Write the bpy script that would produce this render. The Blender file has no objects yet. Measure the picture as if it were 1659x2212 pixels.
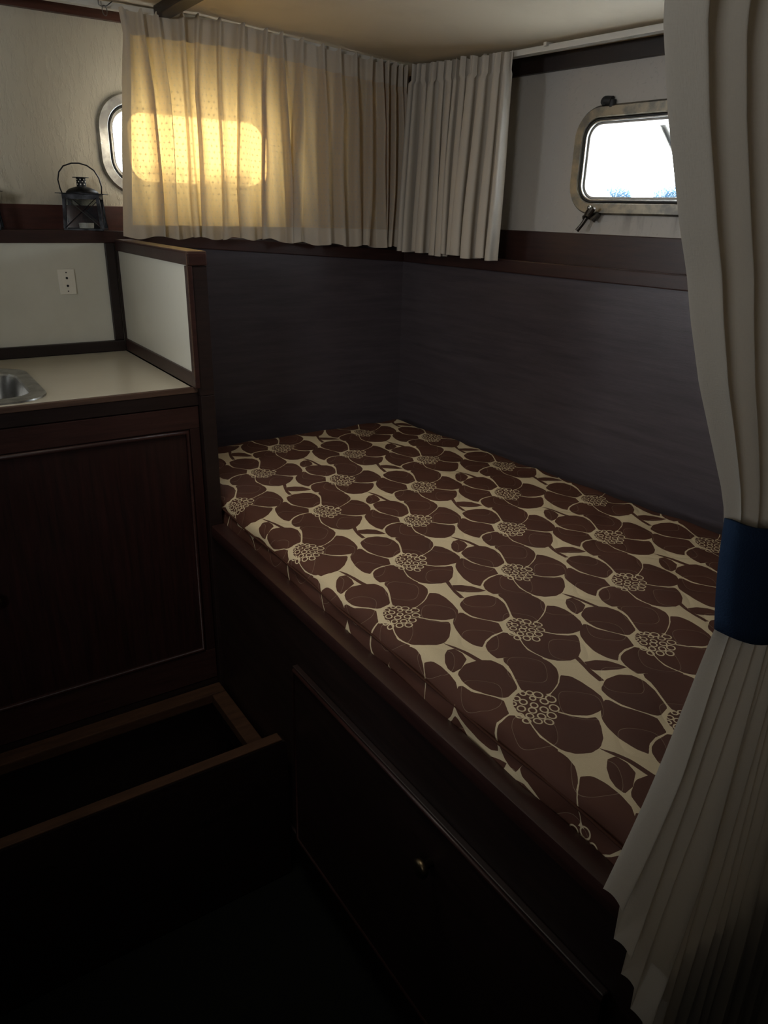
import bpy, bmesh, math, random
from mathutils import Vector, Matrix
import numpy as np
random.seed(4)
C = bpy.context.scene.collection
# ---------------------------------------------------------------- camera
cam = bpy.data.cameras.new('camera'); co = bpy.data.objects.new('camera', cam); C.objects.link(co)
cam.sensor_fit = 'VERTICAL'; cam.sensor_height = 24.0; cam.sensor_width = 18.0
cam.lens = 1589.4 / 2212 * 24.0; cam.clip_start = 0.02
co.matrix_world = Matrix(((0.83211188, 0.19070254, -0.52079013, 0), (-0.55401861, 0.32909139, -0.76469748, 0),
                          (0.02555779, 0.92484128, 0.37949361, 1.43), (0, 0, 0, 1)))
bpy.context.scene.camera = co
# ---------------------------------------------------------------- daylight
w = bpy.data.worlds.new('sky'); bpy.context.scene.world = w; w.use_nodes = True
bg = w.node_tree.nodes['Background']; bg.inputs[0].default_value = (0.93, 0.97, 1.0, 1); bg.inputs[1].default_value = 11.5
def sun_lamp():
    l = bpy.data.lights.new('sun', 'SUN'); l.energy = 8.5; l.angle = math.radians(1.2); l.color = (1.0, 0.93, 0.80)
    o = bpy.data.objects.new('sun', l); C.objects.link(o)
    d = Vector((-0.05, -1.0, -0.07)); o.rotation_euler = d.to_track_quat('-Z', 'Y').to_euler()
sun_lamp()
def area(name, loc, target, sx, sy, power, color, portal=False):
    l = bpy.data.lights.new(name, 'AREA'); l.shape = 'RECTANGLE'; l.size = sx; l.size_y = sy; l.energy = power; l.color = color
    o = bpy.data.objects.new(name, l); C.objects.link(o); o.location = loc
    o.rotation_euler = (Vector(target) - Vector(loc)).to_track_quat('-Z', 'Y').to_euler()
    if portal: l.cycles.is_portal = True
    return o
area('porthole_portal', (0.787, 2.28, 1.573), (0.787, 0, 1.573), 0.5, 0.3, 1, (1, 1, 1), True)
area('porthole_portal', (-0.55, 2.28, 1.573), (-0.55, 0, 1.573), 0.5, 0.3, 1, (1, 1, 1), True)
area('porthole_portal', (1.64, 1.21, 1.555), (0, 1.08, 1.555), 0.5, 0.3, 1, (1, 1, 1), True)
# added soft lamp under the ceiling, aimed at the mattress; no opening there
top_fill = area('fill_overhead', (0.36, 1.02, 1.82), (1.05, 1.25, 0.78), 0.40, 0.45, 1.15, (1.0, 0.92, 0.80))
top_fill.data.spread = math.radians(100)
# added soft lamp at the left wall, filling the right wall and long curtain
side = area('fill_left', (-1.55, 1.90, 1.50), (0.6, 0.9, 1.62), 0.45, 0.25, 1.0, (0.96, 0.98, 1.0))
side.data.spread = math.radians(52)
# added soft lamp behind the viewer, filling the stern wall and long curtain
back_fill = area('fill_rear', (-1.20, -0.35, 1.66), (0.50, 1.45, 1.72), 0.40, 0.30, 1.15, (0.98, 0.98, 0.96))
back_fill.data.spread = math.radians(78)
vs = bpy.context.scene.view_settings
vs.view_transform = 'Standard'; vs.look = 'None'; vs.gamma = 1.0; vs.use_curve_mapping = False; vs.exposure = 0.85
# ---------------------------------------------------------------- helpers
def setp(o, label=None, cat=None, group=None, kind=None):
    if label: o['label'] = label
    if cat: o['category'] = cat
    if group: o['group'] = group
    if kind: o['kind'] = kind
    return o
def empty(name, loc=(0, 0, 0)):
    o = bpy.data.objects.new(name, None); C.objects.link(o); o.location = loc; o.empty_display_size = .05
    return o
class MB:
    def __init__(s): s.bm = bmesh.new()
    def box(s, a, b, bev=0.0):
        t = bmesh.new(); bmesh.ops.create_cube(t, size=1)
        for v in t.verts:
            v.co = Vector(((a[i] + b[i]) / 2 + v.co[i] * (b[i] - a[i]) for i in range(3)))
        s._bev(t, bev); return s
    def prism(s, pts, d, bev=0.0):
        """pts: polygon of 3-D points, extruded by the vector d"""
        t = bmesh.new(); A = [t.verts.new(p) for p in pts]; B = [t.verts.new(Vector(p) + Vector(d)) for p in pts]
        n = len(pts); t.faces.new(A); t.faces.new(B[::-1])
        for i in range(n): t.faces.new((A[i], B[i], B[(i + 1) % n], A[(i + 1) % n]))
        bmesh.ops.recalc_face_normals(t, faces=t.faces); s._bev(t, bev); return s
    def _bev(s, t, bev):
        if bev > 0: bmesh.ops.bevel(t, geom=t.edges[:], offset=bev, segments=2, profile=.6, affect='EDGES')
        me = bpy.data.meshes.new('tmp'); t.to_mesh(me); t.free(); s.bm.from_mesh(me); bpy.data.meshes.remove(me)
    def tube(s, pts, r, n=8, closed=False, cap=True):
        pts = [Vector(p) for p in pts]; N = len(pts); rings = []; prev = None
        rr = r if isinstance(r, (list, tuple)) else [r] * N
        for i, p in enumerate(pts):
            a = pts[(i - 1) % N] if (closed or i > 0) else p; b = pts[(i + 1) % N] if (closed or i < N - 1) else p
            t = (b - a).normalized()
            if prev is None:
                u = t.cross(Vector((0, 0, 1)))
                if u.length < .1: u = t.cross(Vector((1, 0, 0)))
            else: u = prev - t * prev.dot(t)
            u.normalize(); prev = u; v = t.cross(u)
            rings.append([s.bm.verts.new(p + (u * math.cos(k * 2 * math.pi / n) + v * math.sin(k * 2 * math.pi / n)) * rr[i]) for k in range(n)])
        M = N if closed else N - 1
        for i in range(M):
            A, B = rings[i], rings[(i + 1) % N]
            for k in range(n): s.bm.faces.new((A[k], A[(k + 1) % n], B[(k + 1) % n], B[k]))
        if cap and not closed: s.bm.faces.new(rings[0][::-1]); s.bm.faces.new(rings[-1])
        return s
    def lathe(s, prof, c, axis=(0, 0, 1), n=24):
        ax = Vector(axis).normalized(); u = ax.cross(Vector((0, 1, 0)))
        if u.length < .1: u = ax.cross(Vector((1, 0, 0)))
        u.normalize(); v = ax.cross(u); rings = []
        for r, h in prof:
            rings.append([s.bm.verts.new(Vector(c) + ax * h + (u * math.cos(k * 2 * math.pi / n) + v * math.sin(k * 2 * math.pi / n)) * max(r, 1e-5)) for k in range(n)])
        for A, B in zip(rings, rings[1:]):
            for k in range(n): s.bm.faces.new((A[k], A[(k + 1) % n], B[(k + 1) % n], B[k]))
        s.bm.faces.new(rings[0][::-1]); s.bm.faces.new(rings[-1]); return s
    def done(s, name, mat, parent=None, smooth=False, loc=None):
        bmesh.ops.recalc_face_normals(s.bm, faces=s.bm.faces)
        me = bpy.data.meshes.new(name); s.bm.to_mesh(me); s.bm.free()
        if mat: me.materials.append(mat)
        if smooth:
            for p in me.polygons: p.use_smooth = True
            if smooth == 'auto':
                m2 = bmesh.new(); m2.from_mesh(me)
                for e in m2.edges:
                    if len(e.link_faces) == 2 and e.calc_face_angle(0) > .6: e.smooth = False
                m2.to_mesh(me); m2.free()
        o = bpy.data.objects.new(name, me); C.objects.link(o)
        if parent is not None:
            o.parent = parent
            q = Vector((0, 0, 0)); p = parent
            while p is not None: q += p.location; p = p.parent
            me.transform(Matrix.Translation(-q))
        return o
def grid(name, P, mat, parent=None, uv=None, thick=0.0):
    """P: numpy rows x cols x 3"""
    r, c = P.shape[:2]; vs_ = P.reshape(-1, 3).tolist()
    fs = [(i * c + j, i * c + j + 1, (i + 1) * c + j + 1, (i + 1) * c + j) for i in range(r - 1) for j in range(c - 1)]
    me = bpy.data.meshes.new(name); me.from_pydata(vs_, [], fs); me.materials.append(mat)
    if uv is not None:
        for nm, U in uv.items():
            L = me.uv_layers.new(name=nm); U = U.reshape(-1, 2)
            idx = np.zeros(len(me.loops), dtype=np.int32); me.loops.foreach_get('vertex_index', idx)
            L.data.foreach_set('uv', U[idx].astype(np.float32).ravel())
    me.polygons.foreach_set('use_smooth', [True] * len(me.polygons))
    o = bpy.data.objects.new(name, me); C.objects.link(o)
    if parent is not None:
        o.parent = parent; q = Vector((0, 0, 0)); p = parent
        while p is not None: q += p.location; p = p.parent
        me.transform(Matrix.Translation(-q))
    return o
# ---------------------------------------------------------------- materials
class NT:
    def __init__(s, name):
        s.m = bpy.data.materials.new(name); s.m.use_nodes = True; s.t = s.m.node_tree; s.t.nodes.clear()
        s.out = s.t.nodes.new('ShaderNodeOutputMaterial')
    def n(s, typ, **kw):
        x = s.t.nodes.new('ShaderNode' + typ)
        for k, v in kw.items(): setattr(x, k, v)
        return x
    def put(s, sock, v):
        if hasattr(v, 'is_output'): s.t.links.new(v, sock)
        elif v is not None: sock.default_value = v
    def math(s, op, a, b=None, c=None):
        x = s.n('Math', operation=op); s.put(x.inputs[0], a); s.put(x.inputs[1], b); s.put(x.inputs[2], c); return x.outputs[0]
    def vm(s, op, a, b=None, c=None, out=0):
        x = s.n('VectorMath', operation=op); s.put(x.inputs[0], a); s.put(x.inputs[1], b); s.put(x.inputs[2], c)
        return x.outputs['Value'] if out == 'v' else x.outputs[0]
    def mix(s, f, a, b):
        x = s.n('Mix', data_type='RGBA'); s.put(x.inputs[0], f); s.put(x.inputs[6], a); s.put(x.inputs[7], b); return x.outputs[2]
    def noise(s, vec, scale, detail=3, rough=.5):
        x = s.n('TexNoise'); s.put(x.inputs['Vector'], vec); x.inputs['Scale'].default_value = scale
        x.inputs['Detail'].default_value = detail; x.inputs['Roughness'].default_value = rough; return x.outputs[0]
    def mapping(s, vec, scale=(1, 1, 1), rot=(0, 0, 0), loc=(0, 0, 0), typ='POINT'):
        x = s.n('Mapping', vector_type=typ); s.put(x.inputs[0], vec)
        x.inputs['Location'].default_value = loc; x.inputs['Rotation'].default_value = rot; x.inputs['Scale'].default_value = scale
        return x.outputs[0]
    def ramp(s, f, stops):
        x = s.n('ValToRGB'); s.put(x.inputs[0], f); e = x.color_ramp.elements
        while len(e) < len(stops): e.new(.5)
        for q, (p, c) in zip(e, stops): q.position = p; q.color = c if len(c) == 4 else (*c, 1)
        return x.outputs[0]
    def bump(s, h, strength, dist):
        x = s.n('Bump'); s.put(x.inputs['Height'], h); x.inputs['Strength'].default_value = strength; x.inputs['Distance'].default_value = dist; return x.outputs[0]
    def bsdf(s, col, rough=.5, metal=0, spec=.5, normal=None, **kw):
        x = s.n('BsdfPrincipled'); s.put(x.inputs['Base Color'], col if hasattr(col, 'is_output') or len(col) == 4 else (*col, 1))
        s.put(x.inputs['Roughness'], rough); x.inputs['Metallic'].default_value = metal; x.inputs['Specular IOR Level'].default_value = spec
        if normal is not None: s.put(x.inputs['Normal'], normal)
        for k, v in kw.items(): s.put(x.inputs[k], v)
        return x.outputs[0]
    def end(s, sh): s.t.links.new(sh, s.out.inputs[0]); return s.m
    def pos(s): return s.n('TexCoord').outputs['Object']
    def uv(s, nm): x = s.n('UVMap'); x.uv_map = nm; return x.outputs[0]
def wood(name, c1, c2, grain=(1, 1, 12), rough=.38, spec=.5):
    t = NT(name); p = t.pos(); q = t.mapping(p, scale=grain)
    a = t.noise(q, 7, 6, .6); b = t.noise(q, 45, 3, .6)
    f = t.math('ADD', t.math('MULTIPLY', a, .75), t.math('MULTIPLY', b, .25))
    col = t.ramp(f, [(.32, c1), (.68, c2)])
    r = t.math('MULTIPLY_ADD', t.noise(p, 9, 3), .16, rough - .08)
    return t.end(t.bsdf(col, r, spec=spec, normal=t.bump(b, .12, .002)))
M_wood = wood('mahogany_horizontal_grain', (.022, .0095, .0085), (.045, .018, .015), (1.2, 1.2, 16))
M_woodv = wood('mahogany_vertical_grain', (.009, .0035, .0032), (.030, .0085, .0072), (14, 14, .8), .45)
M_woodd = wood('dark_stained_mahogany', (.009, .0048, .0045), (.020, .0098, .0085), (1.2, 1.2, 16), .45)
M_panel = wood('satin_dark_panel', (.052, .044, .053), (.085, .071, .084), (.8, .8, 11), .36, .55)
M_edge = wood('pale_mahogany_edge', (.055, .030, .022), (.12, .068, .045), (1.5, 1.5, 18), .5)  # paler wood; on the screen's top strip the paleness stands for light
M_red = wood('red_mahogany_trim', (.050, .017, .014), (.095, .030, .022), (1, 10, 10), .4)
M_cleat = wood('raw_brown_cleat', (.032, .015, .008), (.066, .031, .016), (1.5, 10, 10), .7, .2)
def plaster(name, col, strength):
    t = NT(name); p = t.pos()
    q = t.mapping(p, scale=(46, 46, 15)); v = t.n('TexVoronoi', feature='SMOOTH_F1'); t.put(v.inputs['Vector'], t.vm('ADD', q, t.vm('SCALE', t.n('TexNoise').outputs[1]))); v.inputs['Scale'].default_value = 1.0
    d = t.noise(t.mapping(p, scale=(90, 90, 26)), 1.0, 4, .62)
    h = t.ramp(d, [(.50, (0, 0, 0)), (.60, (1, 1, 1)), (.70, (.2, .2, .2))])
    c = t.mix(t.noise(p, 3, 4), (*[x * .9 for x in col], 1), (*col, 1))
    return t.end(t.bsdf(c, .75, spec=.25, normal=t.bump(h, strength, .004)))
M_plaster = plaster('textured_cream_wall_lining', (.62, .585, .48), .30)
def painted(name, col, rough=.5, dirt=(.3, .27, .2), amt=.25, bump=.05):
    t = NT(name); p = t.pos(); n = t.noise(p, 5, 5, .6)
    f = t.math('MULTIPLY', t.ramp(n, [(.5, (0, 0, 0)), (.75, (1, 1, 1))]), amt)
    return t.end(t.bsdf(t.mix(f, (*col, 1), (*dirt, 1)), rough, spec=.4, normal=t.bump(t.noise(p, 120, 3), bump, .002)))
M_ceil = painted('cream_ceiling_lining', (.72, .63, .48), .7, (.5, .42, .3), .3, .1)
def hull_white():
    t = NT('stained_white_hull_lining'); p = t.pos()
    drips = t.noise(t.mapping(p, scale=(6, 34, 5)), 1, 4, .6)
    sep = t.n('SeparateXYZ'); t.put(sep.inputs[0], p)
    mr = t.n('MapRange'); t.put(mr.inputs[0], sep.outputs[2]); mr.inputs[1].default_value = 1.375; mr.inputs[2].default_value = 1.435; mr.inputs[3].default_value = .0; mr.inputs[4].default_value = 1.0
    up = t.n('MapRange'); t.put(up.inputs[0], sep.outputs[2]); up.inputs[1].default_value = 1.475; up.inputs[2].default_value = 1.435; up.inputs[3].default_value = 0.0; up.inputs[4].default_value = 1.0
    side = t.n('MapRange'); t.put(side.inputs[0], sep.outputs[1]); side.inputs[1].default_value = 1.47; side.inputs[2].default_value = 1.36; side.inputs[3].default_value = 0.0; side.inputs[4].default_value = 1.0
    below = t.math('MULTIPLY', t.math('MULTIPLY', mr.outputs[0], up.outputs[0]), side.outputs[0])
    f = t.math('MULTIPLY', t.ramp(drips, [(.50, (0, 0, 0)), (.64, (1, 1, 1))]), t.math('MULTIPLY', below, .6))
    bub = t.ramp(t.noise(p, 95, 2, .5), [(.60, (0, 0, 0)), (.70, (1, 1, 1))])
    return t.end(t.bsdf(t.mix(f, (.43, .41, .38, 1), (.16, .145, .12, 1)), .45, spec=.4, normal=t.bump(bub, .25, .003)))
M_hull = hull_white()
M_lam = painted('cream_white_laminate', (.66, .65, .57), .28, (.5, .48, .4), .35, .02)
M_counter = painted('cream_laminate_counter', (.60, .56, .45), .22, (.5, .46, .36), .3, .02)
M_white = painted('white_plastic_track', (.62, .60, .55), .4, (.4, .38, .33), .2, .02)
M_plate = painted('ivory_plastic', (.80, .77, .68), .35, (.6, .56, .48), .1, .01)
M_black = painted('black_hole', (.01, .01, .01), .6, (.02, .02, .02), .2, 0)
M_rubber = painted('black_rubber_gasket', (.02, .021, .022), .55, (.05, .05, .05), .3, .02)
def metal(name, col, rough, col2=None, sc=18):
    t = NT(name); p = t.pos(); n = t.noise(p, sc, 5, .65)
    c = t.mix(t.ramp(n, [(.40, (0, 0, 0)), (.62, (1, 1, 1))]), (*col, 1), (*(col2 or [x * .55 for x in col]), 1))
    return t.end(t.bsdf(c, t.math('MULTIPLY_ADD', n, .3, rough - .15), 1.0, normal=t.bump(n, .08, .001)))
M_steel = metal('brushed_stainless_steel', (.55, .55, .53), .32)
M_bronze = metal('tarnished_bronze_frame', (.30, .27, .21), .42, (.17, .165, .15), 26)
M_dog = metal('dark_worn_brass', (.12, .11, .10), .34)
M_iron = metal('black_lantern_tin', (.045, .047, .052), .5, (.02, .02, .022), 40)
M_brass = metal('aged_brass_knob', (.16, .12, .07), .4)
M_wire = metal('grey_wire', (.22, .22, .22), .4)
def carpet_mat():
    t = NT('dark_carpet_pile'); p = t.pos(); n = t.noise(p, 420, 3, .7)
    return t.end(t.bsdf(t.mix(n, (.005, .0055, .0055, 1), (.015, .0165, .0155, 1)), .95, spec=.05, normal=t.bump(n, .8, .006)))
M_carpet = carpet_mat()
def dirty_glass(name, amt):
    t = NT(name); p = t.pos(); sep = t.n('SeparateXYZ'); t.put(sep.inputs[0], p)
    low = t.n('MapRange'); t.put(low.inputs[0], sep.outputs[2]); low.inputs[1].default_value = 1.545; low.inputs[2].default_value = 1.458; low.inputs[3].default_value = 0; low.inputs[4].default_value = 1
    n = t.noise(t.mapping(p, scale=(1, 1, .6)), 16, 6, .62); s = t.noise(p, 300, 2, .6)
    f = t.math('MULTIPLY', t.math('MULTIPLY', t.ramp(n, [(.42, (0, 0, 0)), (.54, (1, 1, 1))]), low.outputs[0]), t.math('MULTIPLY_ADD', s, 1.5, -.25))
    f = t.math('MINIMUM', t.math('MULTIPLY', f, amt), .985)
    film = t.n('BsdfTranslucent'); film.inputs[0].default_value = (.06, .11, .16, 1)
    tr = t.n('BsdfTransparent'); tr.inputs[0].default_value = (.97, .985, .99, 1)
    gl = t.n('BsdfGlossy'); gl.inputs['Roughness'].default_value = .05
    a = t.n('MixShader'); t.put(a.inputs[0], f); t.put(a.inputs[1], tr.outputs[0]); t.put(a.inputs[2], film.outputs[0])
    b = t.n('MixShader'); b.inputs[0].default_value = .04; t.put(b.inputs[1], a.outputs[0]); t.put(b.inputs[2], gl.outputs[0])
    return t.end(b.outputs[0])
M_glass = dirty_glass('salt_hazed_porthole_glass', 2.6)
M_pane = dirty_glass('lantern_glass', .15)
def curtain_mat(name, front, trans, tamt, cross, hems=None, dots=False):
    """thin cloth; uv = metres across / metres up.  hems: (z_header, z_hem, side) where the cloth lies double"""
    t = NT(name); uv = t.uv('cloth'); sep = t.n('SeparateXYZ'); t.put(sep.inputs[0], uv); u, v = sep.outputs[0], sep.outputs[1]
    weave = t.noise(t.mapping(uv, scale=(900, 240, 1)), 1, 2)
    weave2 = t.noise(t.mapping(uv, scale=(200, 1000, 1)), 1, 2)
    wv = t.math('MULTIPLY', t.math('ADD', weave, weave2), .5)
    col = t.mix(wv, (*[x * .86 for x in front], 1), (*front, 1)); amt = tamt; h = wv
    if cross:
        st = .0145; row = t.math('FLOOR', t.math('DIVIDE', v, st))
        uu = t.math('ADD', u, t.math('MULTIPLY', t.math('FLOORED_MODULO', row, 2), st / 2))
        fu = t.math('SUBTRACT', t.math('FLOORED_MODULO', uu, st), st / 2); fv = t.math('SUBTRACT', t.math('FLOORED_MODULO', v, st), st / 2)
        au, av = t.math('ABSOLUTE', fu), t.math('ABSOLUTE', fv)
        a = t.math('MULTIPLY', t.math('LESS_THAN', au, .0032), t.math('LESS_THAN', av, .0008))
        b = t.math('MULTIPLY', t.math('LESS_THAN', au, .0008), t.math('LESS_THAN', av, .0032))
        cr = t.math('MAXIMUM', a, b)
        amt = t.math('MULTIPLY', amt, t.math('MULTIPLY_ADD', cr, -.6, 1.0)); h = t.math('ADD', h, cr)
    if dots:
        st = .034; row = t.math('FLOOR', t.math('DIVIDE', v, st))
        uu = t.math('ADD', u, t.math('MULTIPLY', t.math('FLOORED_MODULO', row, 2), st / 2))
        fu = t.math('SUBTRACT', t.math('FLOORED_MODULO', uu, st), st / 2); fv = t.math('SUBTRACT', t.math('FLOORED_MODULO', v, st), st / 2)
        d = t.math('POWER', t.math('ADD', t.math('MULTIPLY', fu, fu), t.math('MULTIPLY', t.math('MULTIPLY', fv, fv), .35)), .5)
        h = t.math('MULTIPLY_ADD', t.math('LESS_THAN', d, .0022), 3.0, h)
    if hems:
        zt, zb, side = hems
        dbl = t.math('MAXIMUM', t.math('GREATER_THAN', v, zt), t.math('LESS_THAN', v, zb))
        dbl = t.math('MAXIMUM', dbl, t.math('LESS_THAN', u, side))
        amt = t.math('MULTIPLY', amt, t.math('MULTIPLY_ADD', dbl, -.80, 1.0))
    nb = t.bump(h, .35, .0008)
    d = t.n('BsdfDiffuse'); t.put(d.inputs[0], col); t.put(d.inputs['Normal'], nb)
    tr = t.n('BsdfTranslucent'); tr.inputs[0].default_value = (*trans, 1); t.put(tr.inputs['Normal'], nb)
    x = t.n('MixShader'); t.put(x.inputs[0], amt); t.put(x.inputs[1], d.outputs[0]); t.put(x.inputs[2], tr.outputs[0])
    return t.end(x.outputs[0])
M_curtL = curtain_mat('thin_cream_curtain_cloth', (.54, .485, .41), (.86, .55, .19), .30, True, (1.800, 1.378, .024))
M_curtR = curtain_mat('cream_slub_curtain_cloth', (.60, .56, .50), (.8, .65, .45), .12, False)
M_curtP = curtain_mat('heavy_cream_curtain_cloth', (.56, .53, .47), (.8, .62, .42), .16, False, None, True)
def cloth(name, col):
    t = NT(name); p = t.pos(); n = t.noise(p, 700, 2)
    m = t.noise(p, 30, 4)
    return t.end(t.bsdf(t.mix(m, (*[x * .8 for x in col], 1), (*[min(1, x * 1.15) for x in col], 1)), .9, spec=.1, normal=t.bump(n, .4, .0015)))
M_navy = cloth('navy_blue_felt', (.019, .038, .080))
# ---------------------------------------------------------------- print of the mattress cover: flower petals, leaves, seed rings on a lattice
BASIS= [[3.6313, -3.0336], [3.1547, 3.3816]]
ORG= [0.8034, 0.7629]
PETALS=[
([-0.2532, 0.2445, 2.1346, 0.2288, 0.1941], [0.964, 0.926, 0.907, 0.906, 0.925, 0.905, 0.859, 0.834, 0.82, 0.824, 0.845, 0.878, 0.89, 0.922, 0.977, 0.98, 0.999, 1.025, 0.989, 0.975, 0.981, 0.962, 0.95, 0.958, 0.986, 0.996, 0.993, 1.011, 1.051, 1.07, 1.027, 1.007, 0.977, 0.944, 0.931, 0.907, 0.871, 0.854, 0.855, 0.851, 0.86, 0.887, 0.937, 0.967, 0.964]) ,
([0.0619, 0.365, 1.9233, 0.2359, 0.1973], [1.012, 0.949, 0.884, 0.84, 0.812, 0.802, 0.807, 0.807, 0.825, 0.861, 0.898, 0.929, 0.975, 0.975, 0.995, 0.991, 0.984, 0.95, 0.903, 0.877, 0.869, 0.85, 0.848, 0.864, 0.899, 0.954, 1.018, 1.117, 1.044, 0.857, 0.791, 0.748, 0.736, 0.744, 0.769, 0.812, 0.884, 0.995, 1.129, 1.077, 1.05, 1.045, 1.062, 1.029, 1.012]) ,
([0.3233, 0.168, 1.4931, 0.2213, 0.1839], [0.941, 0.926, 0.93, 0.954, 0.97, 0.978, 1.006, 1.039, 1.034, 1.05, 1.023, 0.983, 0.963, 0.899, 0.86, 0.84, 0.821, 0.813, 0.822, 0.849, 0.878, 0.914, 0.974, 1.015, 1.027, 1.061, 0.902, 0.771, 0.718, 0.684, 0.667, 0.674, 0.701, 0.745, 0.813, 0.9, 0.934, 0.993, 1.084, 1.205, 1.103, 1.036, 0.996, 0.977, 0.941]) ,
([0.2409, -0.2253, -2.7602, 0.2384, 0.2045], [0.934, 0.981, 1.056, 1.102, 0.892, 0.827, 0.786, 0.763, 0.771, 0.8, 0.849, 0.924, 0.955, 0.949, 0.973, 1.025, 1.106, 1.129, 1.028, 0.962, 0.921, 0.882, 0.862, 0.846, 0.835, 0.841, 0.85, 0.872, 0.914, 0.945, 0.953, 0.981, 0.976, 0.984, 1.009, 0.979, 0.97, 0.94, 0.901, 0.882, 0.881, 0.866, 0.87, 0.892, 0.934]) ,
([-0.0787, -0.3542, 2.8538, 0.2146, 0.1641], [1.057, 0.846, 0.727, 0.652, 0.602, 0.601, 0.621, 0.656, 0.71, 0.792, 0.939, 1.186, 1.254, 1.294, 1.292, 1.164, 1.08, 1.026, 0.982, 0.94, 0.918, 0.91, 0.895, 0.898, 0.9, 0.896, 0.91, 0.939, 0.957, 0.996, 1.03, 1.074, 0.879, 0.761, 0.689, 0.642, 0.612, 0.601, 0.613, 0.639, 0.682, 0.748, 0.872, 1.091, 1.057]) ,
([-0.3644, -0.0893, 2.0226, 0.2384, 0.175], [0.812, 0.749, 0.731, 0.729, 0.742, 0.771, 0.854, 0.992, 1.191, 1.181, 1.194, 1.233, 1.081, 0.947, 0.857, 0.795, 0.756, 0.734, 0.728, 0.762, 0.866, 1.025, 1.058, 0.986, 0.938, 0.894, 0.871, 0.863, 0.848, 0.85, 0.843, 0.826, 0.826, 0.826, 0.83, 0.852, 0.893, 0.921, 0.951, 1.003, 1.059, 1.083, 1.122, 0.933, 0.812]) ,
]
LEAVES=[
([0.4596, 0.0267, 2.3901, 0.099, 0.056], [0.99, 0.94, 0.912, 0.903, 0.913, 0.943, 0.987, 0.998, 1.031, 1.09, 1.176, 1.077, 1.011, 0.972, 0.955, 0.958, 0.968, 0.94, 0.932, 0.943, 0.975, 1.03, 1.021, 0.958, 0.919, 0.901, 0.878, 0.838, 0.818, 0.815, 0.821, 0.798, 0.791, 0.801, 0.828, 0.872, 0.876, 0.899, 0.942, 0.999, 0.962, 0.946, 0.949, 0.973, 0.99]) ,
([0.0732, -0.487, -2.4427, 0.1013, 0.0499], [0.996, 1.108, 1.027, 0.965, 0.927, 0.91, 0.883, 0.841, 0.818, 0.813, 0.824, 0.853, 0.88, 0.909, 0.961, 1.04, 1.05, 0.965, 0.91, 0.877, 0.859, 0.849, 0.856, 0.881, 0.928, 1.001, 1.064, 1.018, 0.995, 0.993, 1.011, 1.027, 0.983, 0.96, 0.958, 0.976, 0.916, 0.865, 0.835, 0.823, 0.829, 0.848, 0.874, 0.922, 0.996]) ,
([-0.0057, -0.5377, 1.8918, 0.1195, 0.0195], [0.87, 0.919, 0.947, 0.963, 1.0, 1.062, 1.158, 0.614, 0.415, 0.39, 0.375, 0.368, 0.369, 0.378, 0.395, 0.423, 0.465, 1.37, 1.225, 1.127, 1.064, 1.029, 1.015, 1.023, 1.052, 1.105, 1.094, 1.055, 1.039, 1.044, 1.071, 1.013, 0.947, 0.907, 0.888, 0.886, 0.87, 0.872, 0.892, 0.913, 0.866, 0.84, 0.833, 0.843, 0.87]) ,
([0.5539, 0.0296, 1.402, 0.1401, 0.0167], [0.926, 0.884, 0.863, 0.859, 0.874, 0.909, 0.965, 0.976, 0.997, 1.041, 1.113, 1.048, 0.956, 0.896, 0.859, 0.842, 0.865, 0.92, 1.005, 1.133, 1.056, 1.005, 0.979, 0.974, 0.988, 1.023, 1.087, 1.181, 1.152, 1.046, 0.975, 0.773, 0.628, 0.537, 0.478, 0.438, 0.412, 0.397, 0.455, 0.726, 0.959, 1.09, 1.093, 0.992, 0.926]) ,
]
RINGS= [[-0.0325, 0.099, 0.0197], [0.0137, 0.1127, 0.0225], [0.0695, 0.1034, 0.0313], [-0.0775, 0.0411, 0.0222], [0.0303, 0.059, 0.0196], [-0.0354, 0.0129, 0.0247], [0.1062, 0.0434, 0.0265], [0.1532, 0.0782, 0.0338], [-0.1001, -0.0116, 0.0176], [-0.1162, -0.0709, 0.0243], [-0.0518, -0.0541, 0.0261], [0.0351, -0.0092, 0.0237], [0.0208, -0.0619, 0.0261], [0.0985, -0.0396, 0.0261], [0.1673, -0.0088, 0.0306], [-0.0674, -0.1279, 0.0258], [-0.0009, -0.1208, 0.0241], [0.0757, -0.1103, 0.0258], [0.1437, -0.0872, 0.0293], [-0.0259, -0.1791, 0.0255], [0.0465, -0.168, 0.0272], [0.1187, -0.1583, 0.0289]]
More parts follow.
